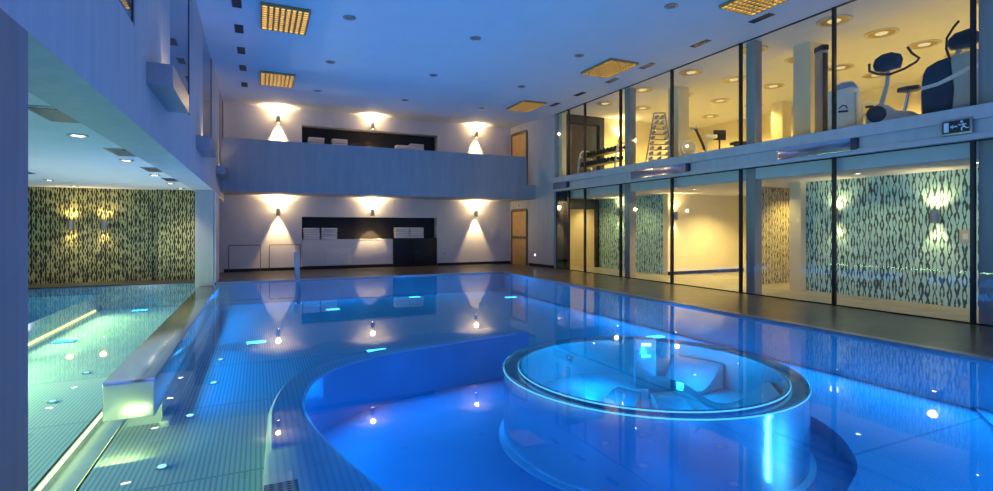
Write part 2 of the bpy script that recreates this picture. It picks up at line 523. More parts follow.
# ---- right glazing
ML = [2.0, 4.0, 6.02, 8.03, 10.09, 12.14, 13.94, 14.9, 15.72]
nwin = 5
for lo, z0, z1 in ((True, 0.0, ZB), (False, ZS + .01, ZC)):
    for i in range(len(ML) - 1):
        y0, y1 = ML[i], ML[i + 1]
        g = setting('window_%d' % nwin, (9.52, y0, z0)); nwin += 1
        L, Hh = y1 - y0, z1 - z0
        tint = lo and i == len(ML) - 2
        MB().box(-.006, .006, 0.0, L, 0, Hh).build('glass_pane', M['glass_dark' if tint else 'glass'], g, smooth=False)
        f = MB()
        wd = .028 if i > 3 else .024
        f.box(-.035, .035, -wd, wd, 0, Hh)
        f.box(-.02, .02, 0, L, 0, .02); f.box(-.02, .02, 0, L, Hh - .02, Hh)
        f.build('window_frame', M['black_metal'], g, smooth=False)

# ---- concrete columns behind the glass, both storeys
for (x0, x1, y0, y1) in ((9.62, 9.84, 3.74, 3.98), (9.62, 9.84, 7.76, 7.98), (9.62, 9.84, 11.86, 12.08)):
    struct(MB().box(x0, x1, y0, y1, 0, ZB, .01).build('pillar', M['pillar'], smooth=False))
    struct(MB().box(x0, x1, y0, y1, ZS, ZC, .01).build('pillar', M['pillar'], smooth=False))
for (x, y) in ((10.95, 7.5), (10.95, 11.35), (15.2, 11.3)):
    struct(MB().box(x - .2, x + .2, y - .2, y + .2, ZS, ZC, .01).build('pillar', M['gym_paint'], smooth=False))

# ---- corridor walls behind the lower glass
struct(MB().box(11.3, 11.5, -.5, 7.78, 0, 2.45).build('wall_corridor', M['paper'], smooth=False))
struct(MB().box(11.12, 11.5, 7.78, 8.05, 0, 2.45).build('wall_corridor_end', M['gym_paint'], smooth=False))
struct(MB().box(11.35, 13.4, 9.1, 9.3, 0, 2.45).build('wall_niche', M['paper_gold'], smooth=False))
struct(MB().box(13.3, 13.5, 7.0, 9.1, 0, 2.45).build('wall_niche_side', M['gym_paint'], smooth=False))
struct(MB().box(11.2, 14.6, 12.05, 12.25, 0, 2.45).build('wall_lobby', M['gym_paint'], smooth=False))
struct(MB().box(14.4, 14.6, 9.3, 12.05, 0, 2.45).build('wall_lobby_side', M['gym_paint'], smooth=False))
struct(MB().box(11.2, 14.4, 12.035, 12.05, 0, .10).build('baseboard_lobby', M['black'], smooth=False))
struct(MB().box(11.2, 11.4, 12.25, 15.5, 0, 2.45).build('wall_corridor_far', M['paper'], smooth=False))
b = MB(); b.box(9.85, 11.2, 17.6, 17.8, 0, 2.45); b.box(9.75, 9.85, 15.7, 17.8, 0, 2.45); b.box(11.2, 11.4, 15.7, 17.8, 0, 2.45)
struct(b.build('wall_corridor_room', M['gym_paint'], smooth=False))
def portal(name, zb, zt, lint, jr):
    p = MB()
    p.box(9.80, 11.42, 15.5, 15.7, zt - lint, zt)
    p.box(jr, 11.42, 15.5, 15.7, zb, zt - lint)
    p.box(9.80, 9.92, 15.5, 15.7, zb, zt - lint)
    return struct(p.build(name, M['navy_panel'], smooth=False))
portal('portal', 0, 2.45, .36, 11.12)
b = MB(); b.box(10.05, 10.45, 17.55, 17.6, 0, 2.1)
d5 = setting('door_4', (0, 0, 0)); b.build('door_leaf', M['olive'], d5, smooth=False)
# ---- gym walls
portal('portal', ZS, ZC, .30, 11.22)
struct(MB().box(11.42, 16.4, 15.5, 15.7, ZS, ZC).box(9.62, 9.80, 15.5, 15.7, ZS, ZC).build('wall_gym_end', M['gym_paint'], smooth=False))
struct(MB().box(16.2, 16.4, -.5, 15.5, ZS, ZC).build('wall_gym_side', M['gym_paint'], smooth=False))
struct(MB().box(9.62, 16.4, -.7, -.5, ZS, ZC).build('wall_gym_near', M['gym_paint'], smooth=False))
struct(MB().box(9.62, 11.6, 17.6, 17.8, ZS, ZC).box(9.76, 11.6, 15.7, 17.8, ZS - .4, ZS).box(11.42, 11.6, 15.7, 17.8, ZS, ZC).build('wall_gym_store', M['gym_paint'], smooth=False))
b = MB(); b.box(9.95, 10.5, 17.55, 17.6, ZS, ZS + 2.0)
d6 = setting('door_5', (0, 0, 0)); b.build('door_leaf', M['olive'], d6, smooth=False)

# ================================================================== POOL
ZF, ZD = -.60, -.76            # slatted floor, sunken basin floor
def spline(pts, n=8):
    out = []
    m = len(pts)
    for i in range(m):
        p0, p1, p2, p3 = (Vector(pts[(i + k) % m]) for k in (-1, 0, 1, 2))
        for j in range(n):
            t = j / n
            q = .5 * ((2 * p1) + (-p0 + p2) * t + (2 * p0 - 5 * p1 + 4 * p2 - p3) * t * t + (-p0 + 3 * p1 - 3 * p2 + p3) * t ** 3)
            out.append((q.x, q.y))
    return out
basin = spline([(.38, 4.95), (.53, 5.6), (.89, 6.07), (1.5, 6.42), (2.3, 6.62), (3.7, 6.9), (5.1, 6.35), (5.62, 5.0), (5.35, 3.6), (4.75, 2.82), (4.03, 2.46), (3.0, 2.0), (1.8, 1.75), (1.05, 2.2), (.72, 3.04), (.48, 3.96)], 6)
f = MB()
GX0, GX1 = -1.56, -1.27        # gutter between the two pools
f.sheet([(GX1, PY0), (PX1, PY0), (PX1, PY1), (GX1, PY1)], [basin], ZF)
f.sheet([(-6.2, PY0), (GX0, PY0), (GX0, PYL), (-6.2, PYL)], [], ZF)
struct(f.build('pool_floor', M['slats'], smooth=False))
f = MB()
f.sheet(basin, [], ZD)
m = len(basin)
vs0 = [f.bm.verts.new((x, y, ZD)) for x, y in basin]; vs1 = [f.bm.verts.new((x, y, ZF)) for x, y in basin]
for i in range(m):
    f.bm.faces.new((vs0[i], vs0[(i + 1) % m], vs1[(i + 1) % m], vs1[i]))
struct(f.build('pool_basin', M['basin']))
g = MB(); g.box(GX0, GX1, PY0, PYL, ZF - .16, ZF - .12); g.box(GX0 - .02, GX0, PY0, PYL, ZF - .16, ZF); g.box(GX1, GX1 + .02, PY0, PYL, ZF - .16, ZF)
struct(g.build('pool_gutter', M['pool_steel'], smooth=False))
wl = MB()
wl.box(PX1 - .03, PX1, PY0, PY1, -.8, -.03); wl.box(XL, PX1, PY1 - .03, PY1, -.8, -.03); wl.box(-6.2, PX1, PY0, PY0 + .03, -.8, -.03)
wl.box(-6.2, XL - .39, PYL - .03, PYL, -.8, -.03)
struct(wl.build('pool_wall', M['pool_steel'], smooth=False))
e = MB(); e.box(PX1 - .13, PX1 + .02, PY0, PY1 + .02, -.035, .006, .004); e.box(XL, PX1 - .13, PY1 - .09, PY1 + .02, -.035, .004, .004)
struct(e.build('pool_edge', M['grey_metal'], smooth=False))
# submerged bench along the far left side
struct(MB().box(-6.2, -3.55, PY0, PYL - .03, ZF, -.22, .01).build('pool_bench', M['slats_y'], smooth=False))
# low seat wall curving round the basin
inn = [(3.7, 6.9), (3.0, 6.78), (2.3, 6.62), (1.5, 6.42), (.89, 6.07), (.53, 5.6), (.38, 4.95), (.40, 4.4), (.48, 3.96), (.58, 3.5), (.72, 3.04), (.90, 2.6), (1.05, 2.2), (1.25, 1.8)]
outw = [(3.72, 6.97), (3.0, 6.90), (2.22, 6.80), (1.38, 6.66), (.70, 6.30), (.28, 5.75), (.10, 5.0), (.06, 4.4), (.04, 3.9), (.02, 3.4), (.0, 3.0), (-.02, 2.6), (-.03, 2.2), (-.04, 1.8)]
def smooth_open(pts, n=5):
    out = []
    for i in range(len(pts) - 1):
        p0 = Vector(pts[max(0, i - 1)]); p1 = Vector(pts[i]); p2 = Vector(pts[i + 1]); p3 = Vector(pts[min(len(pts) - 1, i + 2)])
        for j in range(n):
            t = j / n
            q = .5 * ((2 * p1) + (-p0 + p2) * t + (2 * p0 - 5 * p1 + 4 * p2 - p3) * t * t + (-p0 + 3 * p1 - 3 * p2 + p3) * t ** 3)
            out.append((q.x, q.y))
    out.append(pts[-1])
    return out
ii, oo = smooth_open(inn), smooth_open(outw)
s = MB()
rows = []
for a, bb in zip(ii, oo):
    rows.append([s.bm.verts.new((a[0], a[1], ZD)), s.bm.verts.new((a[0], a[1], -.17)), s.bm.verts.new((a[0] * .92 + bb[0] * .08, a[1] * .92 + bb[1] * .08, -.15)),
                 s.bm.verts.new((a[0] * .1 + bb[0] * .9, a[1] * .1 + bb[1] * .9, -.15)), s.bm.verts.new((bb[0], bb[1], -.18)), s.bm.verts.new((bb[0], bb[1], ZD))])
for i in range(len(rows) - 1):
    for k in range(5):
        s.bm.faces.new((rows[i][k], rows[i + 1][k], rows[i + 1][k + 1], rows[i][k + 1]))
s.bm.faces.new(rows[0]); s.bm.faces.new(list(reversed(rows[-1])))
bmesh.ops.recalc_face_normals(s.bm, faces=s.bm.faces[:])
seatw = struct(s.build('pool_seat_wall', M['slats_y']))
seatw.data.materials.append(M['basin'])
for pf in seatw.data.polygons:
    if abs(pf.normal.z) < .3: pf.material_index = 1
struct(MB().box(.03, .22, 1.9, 3.42, -.16, -.143, .003).build('trim_1', M['perf'], smooth=False))
# floor edge line in the right part of the pool
struct(MB().prism([(4.6, 1.0), (7.2, 2.9), (7.2, 3.02), (4.52, 1.08)], ZF, ZF + .03).build('trim_2', M['pool_steel'], smooth=False))

wt = MB()
wt.sheet([(-6.2, PY0), (PX1 - .02, PY0), (PX1 - .02, PY1 - .02), (-1.0, PY1 - .02), (-1.0, PYL), (-6.2, PYL)], [], -.028)
wo = wt.build('pool_water', M['water'], smooth=False)
tag(wo, 'still blue water filling the swimming pool', 'water', None, 'stuff')

# ================================================================== THINGS IN THE POOL
# ---- whirlpool
WX, WY, WR = 3.68, 4.29, 1.48
tub = thing('whirlpool_tub', 'round stainless steel whirlpool glowing cyan inside the blue pool', 'whirlpool', (WX, WY, ZD))
h = -ZD - .030
MB().lathe([(WR, 0), (WR, h - .05), (1.30, h - .05), (1.30, .0)], n=96, closed=True).build('ring_wall', M['tub_wall'], tub)
MB().lathe([(WR + .006, h - .06), (WR + .006, h - .016), (WR - .004, h - .008), (WR - .022, h - .016), (WR - .024, h - .06)], n=96, closed=True).build('outer_rim', M['tub_steel'], tub)
MB().lathe([(1.325, h - .06), (1.325, h - .018), (1.315, h - .010), (1.295, h - .018), (1.29, h - .06)], n=96, closed=True).build('inner_rim', M['tub_steel'], tub)
MB().lathe([(WR + .008, h - .030), (WR + .010, h - .024), (WR + .006, h - .018)], n=96, closed=True).build('outer_glint_ring', M['glint_cyan'], tub)  # glowing ring imitates the specular line on the outer rim
MB().lathe([(1.330, h - .030), (1.332, h - .024), (1.326, h - .018)], n=96, closed=True).build('inner_glint_ring', M['glint_cyan'], tub)  # same painted highlight for the inner rim
MB().lathe([(0, .28), (1.30, .28), (1.30, .24), (0, .24)], n=64).build('tub_floor', M['pool_steel'], tub)
MB().lathe([(WR + .05, 0), (WR + .05, .02), (WR, .03), (WR, 0)], n=96, closed=True).build('foot_ring', M['pool_steel'], tub)
# three wave shaped loungers fanned out from the post
def lounger(a):
    lm = MB()
    prof = []
    for i in range(17):
        t = i / 16
        r_ = .30 + .94 * t
        z_ = .30 + .24 * (.5 + .5 * math.cos(t * 2 * PI * .92)) ** 1.2 + .05 * t
        prof.append((r_, z_))
    rows = []
    for (r_, z_) in prof:
        hw = .13 + .20 * (r_ - .3)
        rows.append([lm.bm.verts.new((r_, -hw, .27)), lm.bm.verts.new((r_, -hw, z_)), lm.bm.verts.new((r_, hw, z_)), lm.bm.verts.new((r_, hw, .27))])
    for i in range(16):
        for k in range(3):
            lm.bm.faces.new((rows[i][k], rows[i][k + 1], rows[i + 1][k + 1], rows[i + 1][k]))
    lm.bm.faces.new(rows[0]); lm.bm.faces.new(list(reversed(rows[-1])))
    bmesh.ops.recalc_face_normals(lm.bm, faces=lm.bm.faces[:])
    bmesh.ops.rotate(lm.bm, verts=lm.bm.verts[:], cent=(0, 0, 0), matrix=Matrix.Rotation(a, 3, 'Z'))
    return lm
for a in (200, 262, 320, 20):
    lounger(R(a)).build('lounger', M['tub_steel'], tub)
p = MB(); p.prism([(.34, .56), (.56, .46), (.62, .58), (.40, .68)], .26, h + .13, bev=.012)
p.build('spout_post', M['tub_steel'], tub)
p = MB(); p.prism([(.40, .527), (.50, .482), (.505, .495), (.405, .54)], h + .05, h + .085)
p.build('spout_slot', M['lens_blue'], tub)
for a in (30, 95, 150, 215, 275, 335):
    p = MB(); x, y = 1.27 * math.cos(R(a)), 1.27 * math.sin(R(a))
    p.lathe([(0, 0), (.035, 0), (.035, .015), (.02, .02), (0, .02)], n=14, M=Matrix.Translation((x, y, .52)) @ Matrix.Rotation(R(a) + PI, 4, 'Z') @ Matrix.Rotation(PI / 2, 4, 'Y'))
    p.build('jet_nozzle', M['steel'], tub)

# ---- overflow trough running to the column
tr = thing('overflow_trough', 'long stainless steel overflow trough between green pool and blue pool', 'trough', (-1.09, 5.8, 0))
t_ = MB(); t_.box(-.205, .205, 0, 8.65, -.37, -.005, .012); t_.build('trough_body', M['steel'], tr)
t_ = MB(); t_.box(-.195, .195, -.012, 0, -.36, -.03, .004); t_.build('end_plate', M['tub_steel'], tr)
t_ = MB(); t_.box(.19, .27, .35, 8.3, -.60, -.54, .006); t_.box(-.10, .19, .5, 8.6, -.60, -.37); t_.build('trough_foot', M['pool_steel'], tr)

# ---- entry handrail at the back edge
hr = thing('pool_handrail', 'slanted steel handrail post standing in the water at the back edge', 'handrail', (.98, 14.75, ZF))
t_ = MB()
t_.prism([(-.06, 0), (.06, 0), (.0, 1.32), (-.03, 1.38), (-.10, 1.38), (-.12, 1.34)], -.03, .03, 'y', bev=.008); t_.build('post', M['grey_metal'], hr)
t_ = MB(); t_.lathe([(0, 0), (.11, 0), (.11, .012), (.06, .03), (0, .03)], n=24); t_.build('foot_plate', M['steel'], hr)

# ---- glowing strips imitate reflected light lines along gutter and bench
def strip(name, label, x0, x1, y0, y1, z0, z1, mat='glint_green'):
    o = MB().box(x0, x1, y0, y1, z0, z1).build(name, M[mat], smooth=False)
    return tag(o, label, 'reflection strip')
strip('glint_strip', 'yellow green glowing strip imitating a reflection along the left lip of the gutter', GX0 + .001, GX0 + .010, PY0 + .1, 14.4, ZF - .05, ZF - .02)
strip('glint_strip', 'yellow green glowing strip imitating a reflection on the gutter side nearest the blue pool', GX1 - .012, GX1 - .001, PY0 + .1, 6.4, ZF - .05, ZF - .015)
strip('glint_strip', 'yellow green glowing strip imitating a reflection at the foot of the far left underwater bench', -3.548, -3.53, 4.0, 15.3, ZF + .02, ZF + .05)

# ---- rectangular underwater floodlights
fl = [(-3.1, 11.45, ZF, 'underwater floodlight in the green pool, the nearer one'),
      (-2.6, 15.0, ZF, 'underwater floodlight in the green pool near its back edge'),
      (-.03, 9.95, ZF, 'underwater floodlight left of the curved seat wall'),
      (1.66, 13.2, ZF, 'underwater floodlight in front of the white towel counter'),
      (1.75, 8.45, ZF, 'underwater floodlight just behind the curved seat wall'),
      (4.1, 14.6, ZF, 'underwater floodlight in front of the black cupboard'),
      (6.6, 13.4, ZF, 'underwater floodlight near the back right corner of the pool'),
      (6.6, 7.4, ZF, 'underwater floodlight between whirlpool and right pool edge')]
for k, (x, y, z, lb) in enumerate(fl):
    if k == 0:
        o0 = thing('pool_floodlight', lb, 'pool light', (x, y, z), 0, 'rectangular pool floodlights')
        MB().box(-.17, .17, -.10, .10, 0, .02, .006).build('housing', M['steel'], o0)
        MB().box(-.15, .15, -.08, .08, .02, .03).build('lens', M['lens_blue'], o0, smooth=False)
    else:
        o = copy_tree(o0); o.location = (x, y, z); o['label'] = lb
# ---- round floor nozzles
nz_pts = [(-2.15, 5.1), (-2.15, 6.3), (-2.15, 7.55), (-2.15, 8.85), (-.73, 5.1), (-.66, 6.37), (-.52, 7.6), (-.52, 8.9)]
for k, (x, y) in enumerate(nz_pts):
    row = 'green pool' if x < -1.5 else 'blue pool by the trough'
    idx = ('nearest', 'second nearest', 'third nearest', 'farthest')[k % 4]
    lb = 'round white floor light in the %s, %s of its row' % (row, idx)
    if k == 0:
        n0 = thing('floor_light', lb, 'floor light', (x, y, ZF), 0, 'round floor lights')
        MB().lathe([(0, 0), (.05, 0), (.05, .012), (.032, .016), (0, .016)], n=20).build('rim', M['steel'], n0)
        MB().lathe([(0, .017), (.033, .017), (.03, .022), (0, .024)], n=20).build('lens', M['lens_floor'], n0)
    else:
        o = copy_tree(n0); o.location = (x, y, ZF); o['label'] = lb

# ================================================================== BACK WALL FITTINGS
for zb, tag_, zc in ((0.0, 'ground floor', .9), (3.02, 'gallery', .9)):
    ct = thing('towel_counter', 'white towel counter in the %s recess' % tag_, 'counter', (1.34, YB, zb))
    c_ = MB(); c_.box(0.01, 3.10, -.015, .36, .12, 1.0, .006); c_.build('body', M['plaster'], ct)
    c_ = MB(); c_.box(0.01, 3.10, .04, .36, 0, .12); c_.build('plinth', M['black'], ct, smooth=False)
    c_ = MB(); c_.box(.80, 1.62, -.024, -.015, .14, .72, .003); c_.build('hatch_panel', M['white'], ct)
    c_ = MB(); c_.box(.015, 3.08, -.02, .36, 1.0, 1.02, .004); c_.build('counter_top', M['plaster' if zb == 0 else 'white'], ct)
    kb = thing('low_cupboard', 'black low cupboard right of the white counter in the %s recess' % tag_, 'cupboard', (4.46, YB, zb))
    c_ = MB(); c_.box(0, 1.65, .0, .36, 0, 1.04, .005); c_.build('body', M['black'], kb)
    for x0 in (.02, .84):
        dr_ = MB().box(x0, x0 + .79, -.018, 0, .06, 1.0, .003).build('door', M['black'], kb)
        MB().box(x0 + (.70 if x0 < .5 else .05), x0 + (.72 if x0 < .5 else .07), -.03, -.018, .45, .6).build('handle', M['black_metal'], dr_, smooth=False)
# towels
def towel_mesh(seed):
    rr = random.Random(seed)
    t = MB()
    t.box(-.26, .26, -.17, .17, 0, .076, .026)
    t.box(-.262, .262, -.175, -.03, .034, .042, .003)
    for v in t.bm.verts:
        v.co.x += rr.uniform(-.004, .004); v.co.z += rr.uniform(-.002, .002)
    return t
tw = None
stacks = []
for zb, fl_ in ((0.0, 'lower'), (3.02, 'gallery')):
    zt = zb + 1.02
    if zb == 0:
        stacks += [(1.66, zt, 5, 'leftmost lower stack on the white counter'), (2.24, zt, 5, 'second lower stack on the white counter'),
                   (4.80, zb + 1.04, 5, 'left lower stack on the black cupboard'), (5.34, zb + 1.04, 5, 'right lower stack on the black cupboard')]
    else:
        stacks += [(1.80, zt, 6, 'leftmost gallery stack above the parapet'), (2.58, zt, 6, 'second gallery stack above the parapet'),
                   (4.83, zb + 1.04, 5, 'left gallery stack on the black cupboard'), (5.36, zb + 1.04, 6, 'right gallery stack on the black cupboard')]
ordn = ['bottom', 'second', 'third', 'fourth', 'fifth', 'sixth']
for (x, z, n, lb) in stacks:
    for k in range(n):
        l_ = 'white towel, %s up in the %s' % (ordn[k], lb) if k else 'white towel, bottom of the %s' % lb
        if tw is None:
            tw = towel_mesh(3).build('folded_towel', M['towel']); o = tw
        else:
            o = tw.copy(); C.objects.link(o)
        o.location = (x + random.uniform(-.01, .01), YB + .175 + random.uniform(-.01, .01), z + .004 + k * .079)
        o.rotation_euler = (0, 0, 0)
        tag(o, l_, 'towel', 'folded towels in the back wall recesses')

# wall lamps, up and down
WLAMP = [(.60, 1.95, 'left ground floor lamp above the towel rails'), (3.69, 1.96, 'middle ground floor lamp over the black recess'), (7.66, 1.97, 'right ground floor lamp near the wooden door'),
         (.60, 5.00, 'left gallery lamp near the ceiling'), (3.70, 5.04, 'middle gallery lamp over the black recess'), (7.68, 5.04, 'right gallery lamp near the upper door')]
def wall_lamp(lb, loc, rz, energy, col=WARM, group='up and down wall lamps on the back wall', body='grey_metal', lens='lens_warm', cone=(80, 62)):
    t = thing('wall_lamp', lb, 'wall lamp', loc, rz, group)
    MB().lathe([(0.0, .10), (.05, .10), (.05, .12), (.062, .12), (.062, -.12), (.05, -.12), (.05, -.10), (0, -.10)], n=24, c=(0, -.11, 0)).build('body', M[body], t)
    MB().box(-.03, .03, -.06, 0, -.04, .04, .005).build('bracket', M[body], t)
    for s_ in (1, -1):
        MB().lathe([(0, 0), (.048, 0), (.046, .004 * s_), (0, .006 * s_)], n=20, c=(0, -.11, .104 * s_)).build('lens', M[lens], t)
    if energy:
        light('SPOT', 'up_beam', (0, -.12, .15), col, energy, t, (0, .10, 1), spot_size=R(cone[0]) * 1.9, spot_blend=.7, shadow_soft_size=.04)
        light('SPOT', 'down_beam', (0, -.12, -.15), col, energy * 1.0, t, (0, .28, -1), spot_size=R(cone[1]), spot_blend=.35, shadow_soft_size=.04)
    if energy: light('POINT', 'lamp_spill', (0, -.16, .30), col, energy * .10, t, shadow_soft_size=.08)
    return t
for (x, z, lb) in WLAMP:
    wall_lamp('up and down wall lamp, ' + lb, (x, YB, z), 0, 240)
# towel rails: two upside down U hoops
for x0, x1, lb in ((-.86, .06, 'thin metal towel hoop at the left end of the back wall'), (.33, 1.28, 'thin metal towel hoop beside the white counter')):
    t = thing('towel_rail', lb, 'towel rail', ((x0 + x1) / 2, YB - .10, 0), 0, 'towel hoops on the back deck')
    w2 = (x1 - x0) / 2
    MB().tube([(-w2, 0, 0), (-w2, 0, .84), (-w2 + .02, 0, .86), (w2 - .02, 0, .86), (w2, 0, .84), (w2, 0, 0)], .012, 8).build('hoop', M['dark_wood'], t)
    for sx in (-1, 1):
        MB().lathe([(0, 0), (.035, 0), (.035, .008), (.014, .012), (0, .012)], n=16, c=(sx * w2, 0, 0)).build('foot_plate', M['steel'], t)
# socket on back wall, notice plate beside the door, pictogram above the door
t = thing('wall_socket', 'small round wall socket low between the lamp and the black cupboard', 'socket', (6.42, YB, .46))
MB().box(-.05, .05, -.012, 0, -.05, .05, .003).build('plate', M['white'], t)
MB().lathe([(0, 0), (.03, 0), (.03, .006), (0, .006)], n=16, M=Matrix.Translation((0, -.012, 0)) @ Matrix.Rotation(PI / 2, 4, 'X')).build('socket_ring', M['grey_metal'], t)
tag(MB().box(8.35, 8.70, YB - .02, YB, .98, 1.42, .004).build('wall_sign', M['plaster']), 'pale square plate on the back wall left of the wooden door', 'plate')
t = thing('door_sign', 'small sign with two dark figures above the ground floor wooden door', 'sign', (wall_right_pt(18.0) - .01, 18.0, 2.30), ang)
MB().box(-.008, 0, -.14, .14, -.09, .09).build('sign_plate', M['plaster'], t, smooth=False)
for yy in (-.05, .05):
    q = MB(); q.box(-.014, -.008, yy - .022, yy + .022, -.07, .03); q.lathe([(0, 0), (.02, 0), (.02, .006), (0, .006)], n=12, M=Matrix.Translation((-.008, yy, .055)) @ Matrix.Rotation(-PI / 2, 4, 'Y'))
    q.build('pictogram_figure', M['black'], t)
t = thing('low_wall_light', 'tiny round light set low in the concrete wall right of the door', 'wall light', (wall_right_pt(16.9), 16.9, .42), ang)
MB().lathe([(0, 0), (.05, 0), (.05, .012), (.03, .016), (0, .016)], n=18, M=Matrix.Rotation(-PI / 2, 4, 'Y')).build('rim', M['steel'], t)
MB().lathe([(0, .017), (.026, .017), (0, .02)], n=18, M=Matrix.Rotation(-PI / 2, 4, 'Y')).build('lens', M['lens_white'], t)

# ================================================================== CEILING FITTINGS
grid = [(.46, 10.7, 'square louvred ceiling light, left one nearer the viewer'), (.46, 15.1, 'square louvred ceiling light, left one nearer the gallery'),
        (7.95, 6.2, 'square louvred ceiling light at the top edge beside the gym glass'), (7.95, 10.6, 'square louvred ceiling light, middle one of the right row'),
        (7.95, 15.0, 'square louvred ceiling light, right one nearest the back wall'), (.46, 6.3, 'square louvred ceiling light mirrored in the upper left window')]
for k, (x, y, lb) in enumerate(grid):
    if k == 0:
        g0 = thing('louvre_light', lb, 'ceiling light', (x, y, ZC), 0, 'louvred ceiling lights')
        q = MB(); q.box(-.42, -.39, -.62, .62, -.06, 0); q.box(.39, .42, -.62, .62, -.06, 0); q.box(-.39, .39, -.62, -.59, -.06, 0); q.box(-.39, .39, .59, .62, -.06, 0)
        q.build('frame', M['louvre'], g0, smooth=False)
        MB().box(-.39, .39, -.59, .59, -.012, -.004).build('diffuser', M['louvre_light'], g0, smooth=False)
        q = MB()
        for i in range(1, 8):
            xx = -.39 + .78 * i / 8; q.box(xx - .018, xx + .018, -.59, .59, -.055, -.012)
        for i in range(1, 11):
            yy = -.59 + 1.18 * i / 11; q.box(-.39, .39, yy - .018, yy + .018, -.055, -.012)
        q.build('louvre', M['louvre'], g0, smooth=False)
    else:
        o = copy_tree(g0); o.location = (x, y, ZC); o['label'] = lb
# slot vents
names = ['first', 'second', 'third', 'fourth', 'fifth', 'sixth']
slots = [(-.35, y, 'left') for y in (10.3, 11.65, 13.05, 14.45, 16.1)] + [(8.73, y, 'right') for y in (6.9, 8.4, 10.1, 11.5, 13.05, 14.5)]
s0 = None
cnt = {'left': 0, 'right': 0}
for (x, y, side) in slots:
    k = cnt[side]; cnt[side] += 1
    lb = 'dark slot vent in the ceiling beside the %s, %s from the viewer' % ('left wall' if side == 'left' else 'gym glass', names[k])
    if s0 is None:
        s0 = thing('ceiling_vent', lb, 'ceiling vent', (x, y, ZC), 0, 'ceiling slot vents'); o = s0
        q = MB(); q.box(-.08, -.065, -.23, .23, -.012, 0); q.box(.065, .08, -.23, .23, -.012, 0); q.box(-.065, .065, -.23, -.215, -.012, 0); q.box(-.065, .065, .215, .23, -.012, 0)
        q.build('frame', M['navy'], s0, smooth=False)
        MB().box(-.065, .065, -.215, .215, -.006, -.001).build('grille', M['navy_panel'], s0, smooth=False)
    else:
        o = copy_tree(s0); o.location = (x, y, ZC); o['label'] = lb
# round downlights, switched low
d0 = None
for (x, nm) in ((1.58, 'left row'), (4.17, 'middle row'), (6.77, 'right row')):
    for k, y in enumerate((7.2, 10.15, 13.05, 15.95)):
        if y < 8 and x < 6: continue
        lb = 'round recessed ceiling downlight, %s, %s from the back wall' % (nm, ('fourth', 'third', 'second', 'first')[k])
        if d0 is None:
            d0 = thing('downlight', lb, 'ceiling light', (x, y, ZC), 0, 'round downlights over the pool'); o = d0
            MB().lathe([(.075, 0), (.12, 0), (.12, -.012), (.085, -.02), (.075, -.008)], n=28, closed=True).build('trim_ring', M['grey_metal'], d0)
            MB().lathe([(0, -.004), (.077, -.004), (.05, -.012), (0, -.012)], n=24).build('lens', M['lens_dim'], d0)
        else:
            o = copy_tree(d0); o.location = (x, y, ZC); o['label'] = lb
# left bay downlights
l0 = None
left_d = [(-1.84, 7.26), (-1.84, 9.6), (-1.84, 12.0), (-1.84, 14.0), (-4.1, 9.4), (-4.1, 14.2), (-4.1, 15.9), (-1.84, 15.75)]  # last position is an added light to brighten the wallpaper
lbl = ['nearest one beside the beam', 'second one along the beam', 'third one along the beam', 'fourth one along the beam, by the column', 'left row, hidden side near the pier', 'left row, in front of the dark wallpaper', 'left row, nearest the dark wallpaper', 'added to brighten the wallpaper, last along the beam']
for k, (x, y) in enumerate(left_d):
    lb = 'round downlight in the low left ceiling, ' + lbl[k]
    if l0 is None:
        l0 = thing('downlight', lb, 'ceiling light', (x, y, 2.45), 0, 'downlights over the green pool'); o = l0
        MB().lathe([(.07, 0), (.10, 0), (.10, -.01), (.075, -.016), (.07, -.006)], n=24, closed=True).build('trim_ring', M['grey_metal'], l0)
        MB().lathe([(0, -.004), (.072, -.004), (.05, -.01), (0, -.01)], n=24).build('lens', M['lens_white'], l0)
    else:
        o = copy_tree(l0); o.location = (x, y, 2.45); o['label'] = lb
    light('SPOT', 'downlight_beam', (x, y, 2.42), (1, .88, .66), 120, None, (0, 0, -1), spot_size=R(95), spot_blend=.8, shadow_soft_size=.05)
v0 = None
for k, (x, y) in enumerate([(-1.68, 6.0), (-1.68, 8.6), (-1.68, 10.9), (-1.68, 13.0), (-4.0, 12.3)]):
    lb = 'flat rectangular vent in the low ceiling, ' + ('nearest beside the beam', 'second beside the beam', 'third beside the beam', 'fourth beside the beam', 'in the left row away from the beam')[k]
    if v0 is None:
        v0 = thing('ceiling_vent', lb, 'ceiling vent', (x, y, 2.45), 0, 'vents in the low ceiling')
        MB().box(-.15, .15, -.35, .35, -.014, 0, .004).build('frame', M['grey_metal'], v0)
        MB().box(-.12, .12, -.32, .32, -.02, -.014).build('grille', M['navy'], v0, smooth=False)
    else:
        o = copy_tree(v0); o.location = (x, y, 2.45); o['label'] = lb

# sconces
def sconce(lb, loc, rz, e, col=(1, .74, .32)):
    return wall_lamp(lb, loc, rz, e, col, 'wall sconces in side rooms', 'grey_metal', 'lens_warm', (70, 70))
sconce('slim wall sconce on the dark wallpaper, left one of the pair', (-4.36, 16.7, 1.50), 0, 16)
sconce('slim wall sconce on the dark wallpaper, right one of the pair', (-3.66, 16.7, 1.50), 0, 16)
sconce('wall sconce on the mint wallpaper nearest the right edge', (11.3, 5.27, 1.62), -PI / 2, 22)
sconce('wall sconce on the mint wallpaper behind the window post', (11.3, 7.05, 1.66), -PI / 2, 16)
sconce('wall sconce at the left end of the cream lobby wall', (11.42, 12.05, 1.78), 0, 30)
sconce('wall sconce on the far mint wallpaper beside the dark portal', (11.2, 14.3, 1.95), -PI / 2, 24)
sconce('wall sconce on the gym end wall right of the dumbbell rack', (12.05, 15.5, 4.62), 0, 60)
